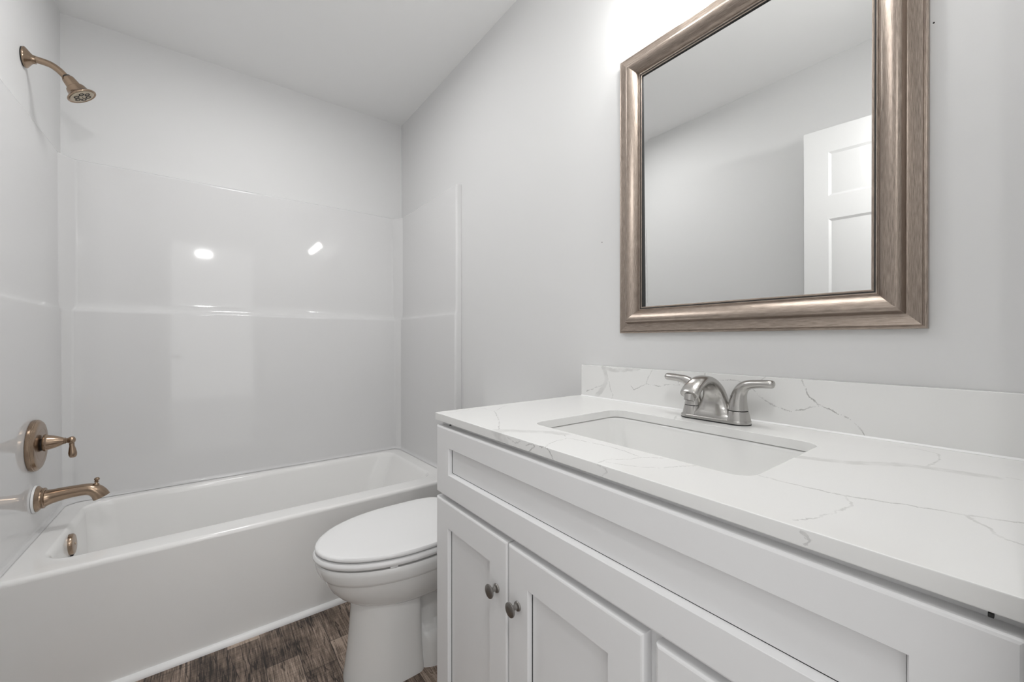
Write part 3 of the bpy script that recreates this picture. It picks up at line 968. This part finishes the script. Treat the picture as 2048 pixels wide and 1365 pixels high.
# ------------------------------------------------------------------ vanity light
vl = thing('vanity_light', (0, .4505, 2.108), 'wall light with clear glass shades just above the mirror', 'wall light')
bm = bmesh.new(); box(bm, -.022, -.0005, .20, .70, 2.078, 2.138, .006, 3); link('back_plate', bm, M['nickel'], vl, 30)
for y in (.612, .4505, .289):
    bm = bmesh.new()
    tube(bm, [(-.020, y, 2.111), (-.06, y, 2.115), (-.10, y, 2.109), (-.118, y, 2.091), (-.120, y, 2.075)], .007, 16, (0, 1, 0), 6)
    arm = link('arm', bm, M['nickel'], vl, 50)
    bm = bmesh.new(); lathe(bm, [(0, .010), (.002, .022), (.010, .024), (.030, .024), (.034, .018), (.045, .016)], (-.120, y, 2.081), (0, 0, -1), 32); link('socket', bm, M['nickel'], arm)
    bm = bmesh.new()
    prof_s = [(2.079, .0245), (2.063, .031), (2.038, .040), (2.008, .0475), (1.978, .0525), (1.955, .0545), (1.953, .0530), (1.978, .0508), (2.008, .0458), (2.038, .0383), (2.063, .0293), (2.079, .0225)]
    rings = [[(-.120 + r * math.cos(2 * PI * i / 48), y + r * math.sin(2 * PI * i / 48), z) for i in range(48)] for z, r in prof_s]
    loft(bm, rings, False, False)
    link('shade', bm, M['glass'], vl, 60)
    bm = bmesh.new(); lathe(bm, [(0, .012), (.008, .014), (.020, .022), (.034, .0265), (.046, .0245), (.054, .016), (.0575, .007), (.0582, 0)], (-.120, y, 2.049), (0, 0, -1), 32)
    link('bulb', bm, M['bulb'], vl, 60)


vl.location.z += .016

# ------------------------------------------------------------------ ceiling lamp added out of view as top-down fill light
cl = thing('ceiling_fill_lamp', (-.86, 1.60, CEIL), 'round white flush lamp added on the ceiling as fill light', 'fill lamp')
bm = bmesh.new(); lathe(bm, [(.0005, .150), (.014, .150), (.018, .146), (.018, .139), (.008, .137), (.008, .10)], (-.86, 1.60, CEIL), (0, 0, -1), 64); link('rim', bm, M['trim'], cl, 40)
bm = bmesh.new(); lathe(bm, [(.0085, .1365), (.0095, .136), (.0098, 0)], (-.86, 1.60, CEIL), (0, 0, -1), 64, cap0=False); link('diffuser', bm, M['diffuser'], cl, 60)

# ------------------------------------------------------------------ toilet
TY = 1.320
toi = thing('toilet', (-.42, TY, 0), 'white elongated toilet with closed lid between vanity and bathtub', 'toilet')


def egg(xf, xm, xb, hw, z, n=3.2, k=24):
    """plan outline: long ellipse in front, squarish at the back"""
    out = []
    for i in range(k + 1):
        t = -PI / 2 + PI * i / k
        out.append((xm - (xm - xf) * math.cos(t), TY + hw * math.sin(t), z))
    for i in range(1, k):
        t = PI / 2 - PI * i / k
        c, s = math.cos(t), math.sin(t)
        out.append((xm + (xb - xm) * abs(c) ** (2 / n), TY + hw * math.copysign(abs(s) ** (2 / n), s), z))
    return out


# pedestal and bowl in one casting
bm = bmesh.new()
loft(bm, [egg(-.742, -.47, -.20, .166, .4005), egg(-.756, -.47, -.185, .178, .3995), egg(-.760, -.47, -.18, .181, .395), egg(-.760, -.47, -.18, .181, .384),
          egg(-.752, -.47, -.18, .175, .362), egg(-.744, -.47, -.18, .169, .3515), egg(-.741, -.47, -.18, .166, .3495), egg(-.739, -.47, -.18, .165, .345),
          egg(-.732, -.47, -.18, .160, .328), egg(-.717, -.47, -.19, .150, .303), egg(-.697, -.47, -.20, .139, .280), egg(-.672, -.47, -.21, .126, .260), egg(-.640, -.46, -.22, .110, .244), egg(-.60, -.45, -.23, .09, .234)])
# front column, squared off behind, flaring a little to the floor
def col(xf, xb, hw, z):
    return egg(xf, xb - .085, xb, hw, z, 9)
loft(bm, [col(-.655, -.4580, .1000, .270), col(-.656, -.4580, .1005, .235), col(-.660, -.4570, .1010, .18), col(-.667, -.4560, .1030, .10), col(-.675, -.4540, .1065, .04), col(-.680, -.4520, .1100, .012), col(-.680, -.4520, .1100, 0)])
# trapway body behind
loft(bm, [egg(-.50, -.40, -.10, .085, .36, 5), egg(-.50, -.40, -.10, .078, .25, 5), egg(-.50, -.40, -.10, .070, .19, 5), egg(-.50, -.40, -.10, .072, .13, 5), egg(-.50, -.40, -.10, .092, .108, 5), egg(-.50, -.40, -.10, .104, .098, 5), egg(-.50, -.40, -.10, .110, .07, 5), egg(-.50, -.40, -.10, .116, .014, 5), egg(-.50, -.40, -.10, .118, .0, 5)])
# shelf the tank sits on
box(bm, -.24, -.03, TY - .17, TY + .17, .36, .405, .012, 3)
link('bowl', bm, M['porcelain'], toi, 40)
bm = bmesh.new()
loft(bm, [egg(-.756, -.48, -.262, .176, .4065), egg(-.764, -.48, -.258, .182, .4085), egg(-.768, -.48, -.256, .185, .414), egg(-.768, -.48, -.256, .185, .4195), egg(-.764, -.48, -.258, .182, .4248), egg(-.754, -.48, -.262, .174, .4262)])
seat = link('seat', bm, M['seat'], toi, 40)
for bx, by in ((-.58, -.160), (-.58, .160), (-.33, -.165), (-.33, .165)):
    bm = bmesh.new(); box(bm, bx - .012, bx + .012, TY + by - .006, TY + by + .006, .4002, .4068, .002)
    link('bumper', bm, M['seat'], seat)
bm = bmesh.new()
loft(bm, [egg(-.750, -.48, -.268, .172, .4285, 4.5), egg(-.758, -.48, -.264, .178, .4300, 4.5), egg(-.7615, -.48, -.262, .1805, .4335, 4.5), egg(-.7615, -.48, -.262, .1805, .4385, 4.5), egg(-.758, -.48, -.264, .178, .4428, 4.5), egg(-.748, -.48, -.270, .171, .4450, 4.5), egg(-.70, -.48, -.30, .14, .4458, 4.5), egg(-.58, -.48, -.38, .06, .4462, 4.5)])
link('lid', bm, M['seat'], toi, 40)
for s in (-1, 1):
    bm = bmesh.new(); lathe(bm, [(-.025, .011), (.025, .011)], (-.253, TY + s * .075, .4215), (0, 1, 0), 20); link('hinge', bm, M['seat'], toi)
bm = bmesh.new()
loft(bm, [rrect(-.205, -.022, TY - .205, TY + .205, .035, .4055), rrect(-.212, -.018, TY - .215, TY + .215, .04, .425), rrect(-.220, -.014, TY - .222, TY + .222, .04, .72)])
tank = link('tank', bm, M['porcelain'], toi, 40)
bm = bmesh.new()
loft(bm, [rrect(-.224, -.010, TY - .226, TY + .226, .04, .7205), rrect(-.230, -.006, TY - .232, TY + .232, .042, .726), rrect(-.230, -.006, TY - .232, TY + .232, .042, .748), rrect(-.222, -.012, TY - .225, TY + .225, .04, .756)])
link('tank_lid', bm, M['porcelain'], toi, 40)
bm = bmesh.new()
lathe(bm, [(0, .012), (.006, .012), (.010, .008), (.016, .008)], (-.2195, TY - .17, .675), (-1, 0, 0), 24)
tube(bm, [(-.234, TY - .172, .675), (-.237, TY - .15, .673), (-.237, TY - .11, .666), (-.236, TY - .095, .664)], [.006, .0065, .006, .004], 14, (0, 0, 1))
link('flush_lever', bm, M['nickel'], tank)

# ------------------------------------------------------------------ nail holes left in the mirror wall
for y, z, lab in ((.862, 1.391, 'tiny dark nail hole in the wall left of the mirror'), (.1160, 1.6335, 'tiny dark nail hole in the wall right of the mirror')):
    bm = bmesh.new(); lathe(bm, [(-.0015, .0012), (.0004, .0014), (.0006, .0007)], (-.0001, y, z), (-1, .25, -.3), 10)
    setv(link('nail_hole', bm, M['black'], None, 40, at=(0, y, z)), lab, 'nail hole', 'nail holes in the mirror wall')
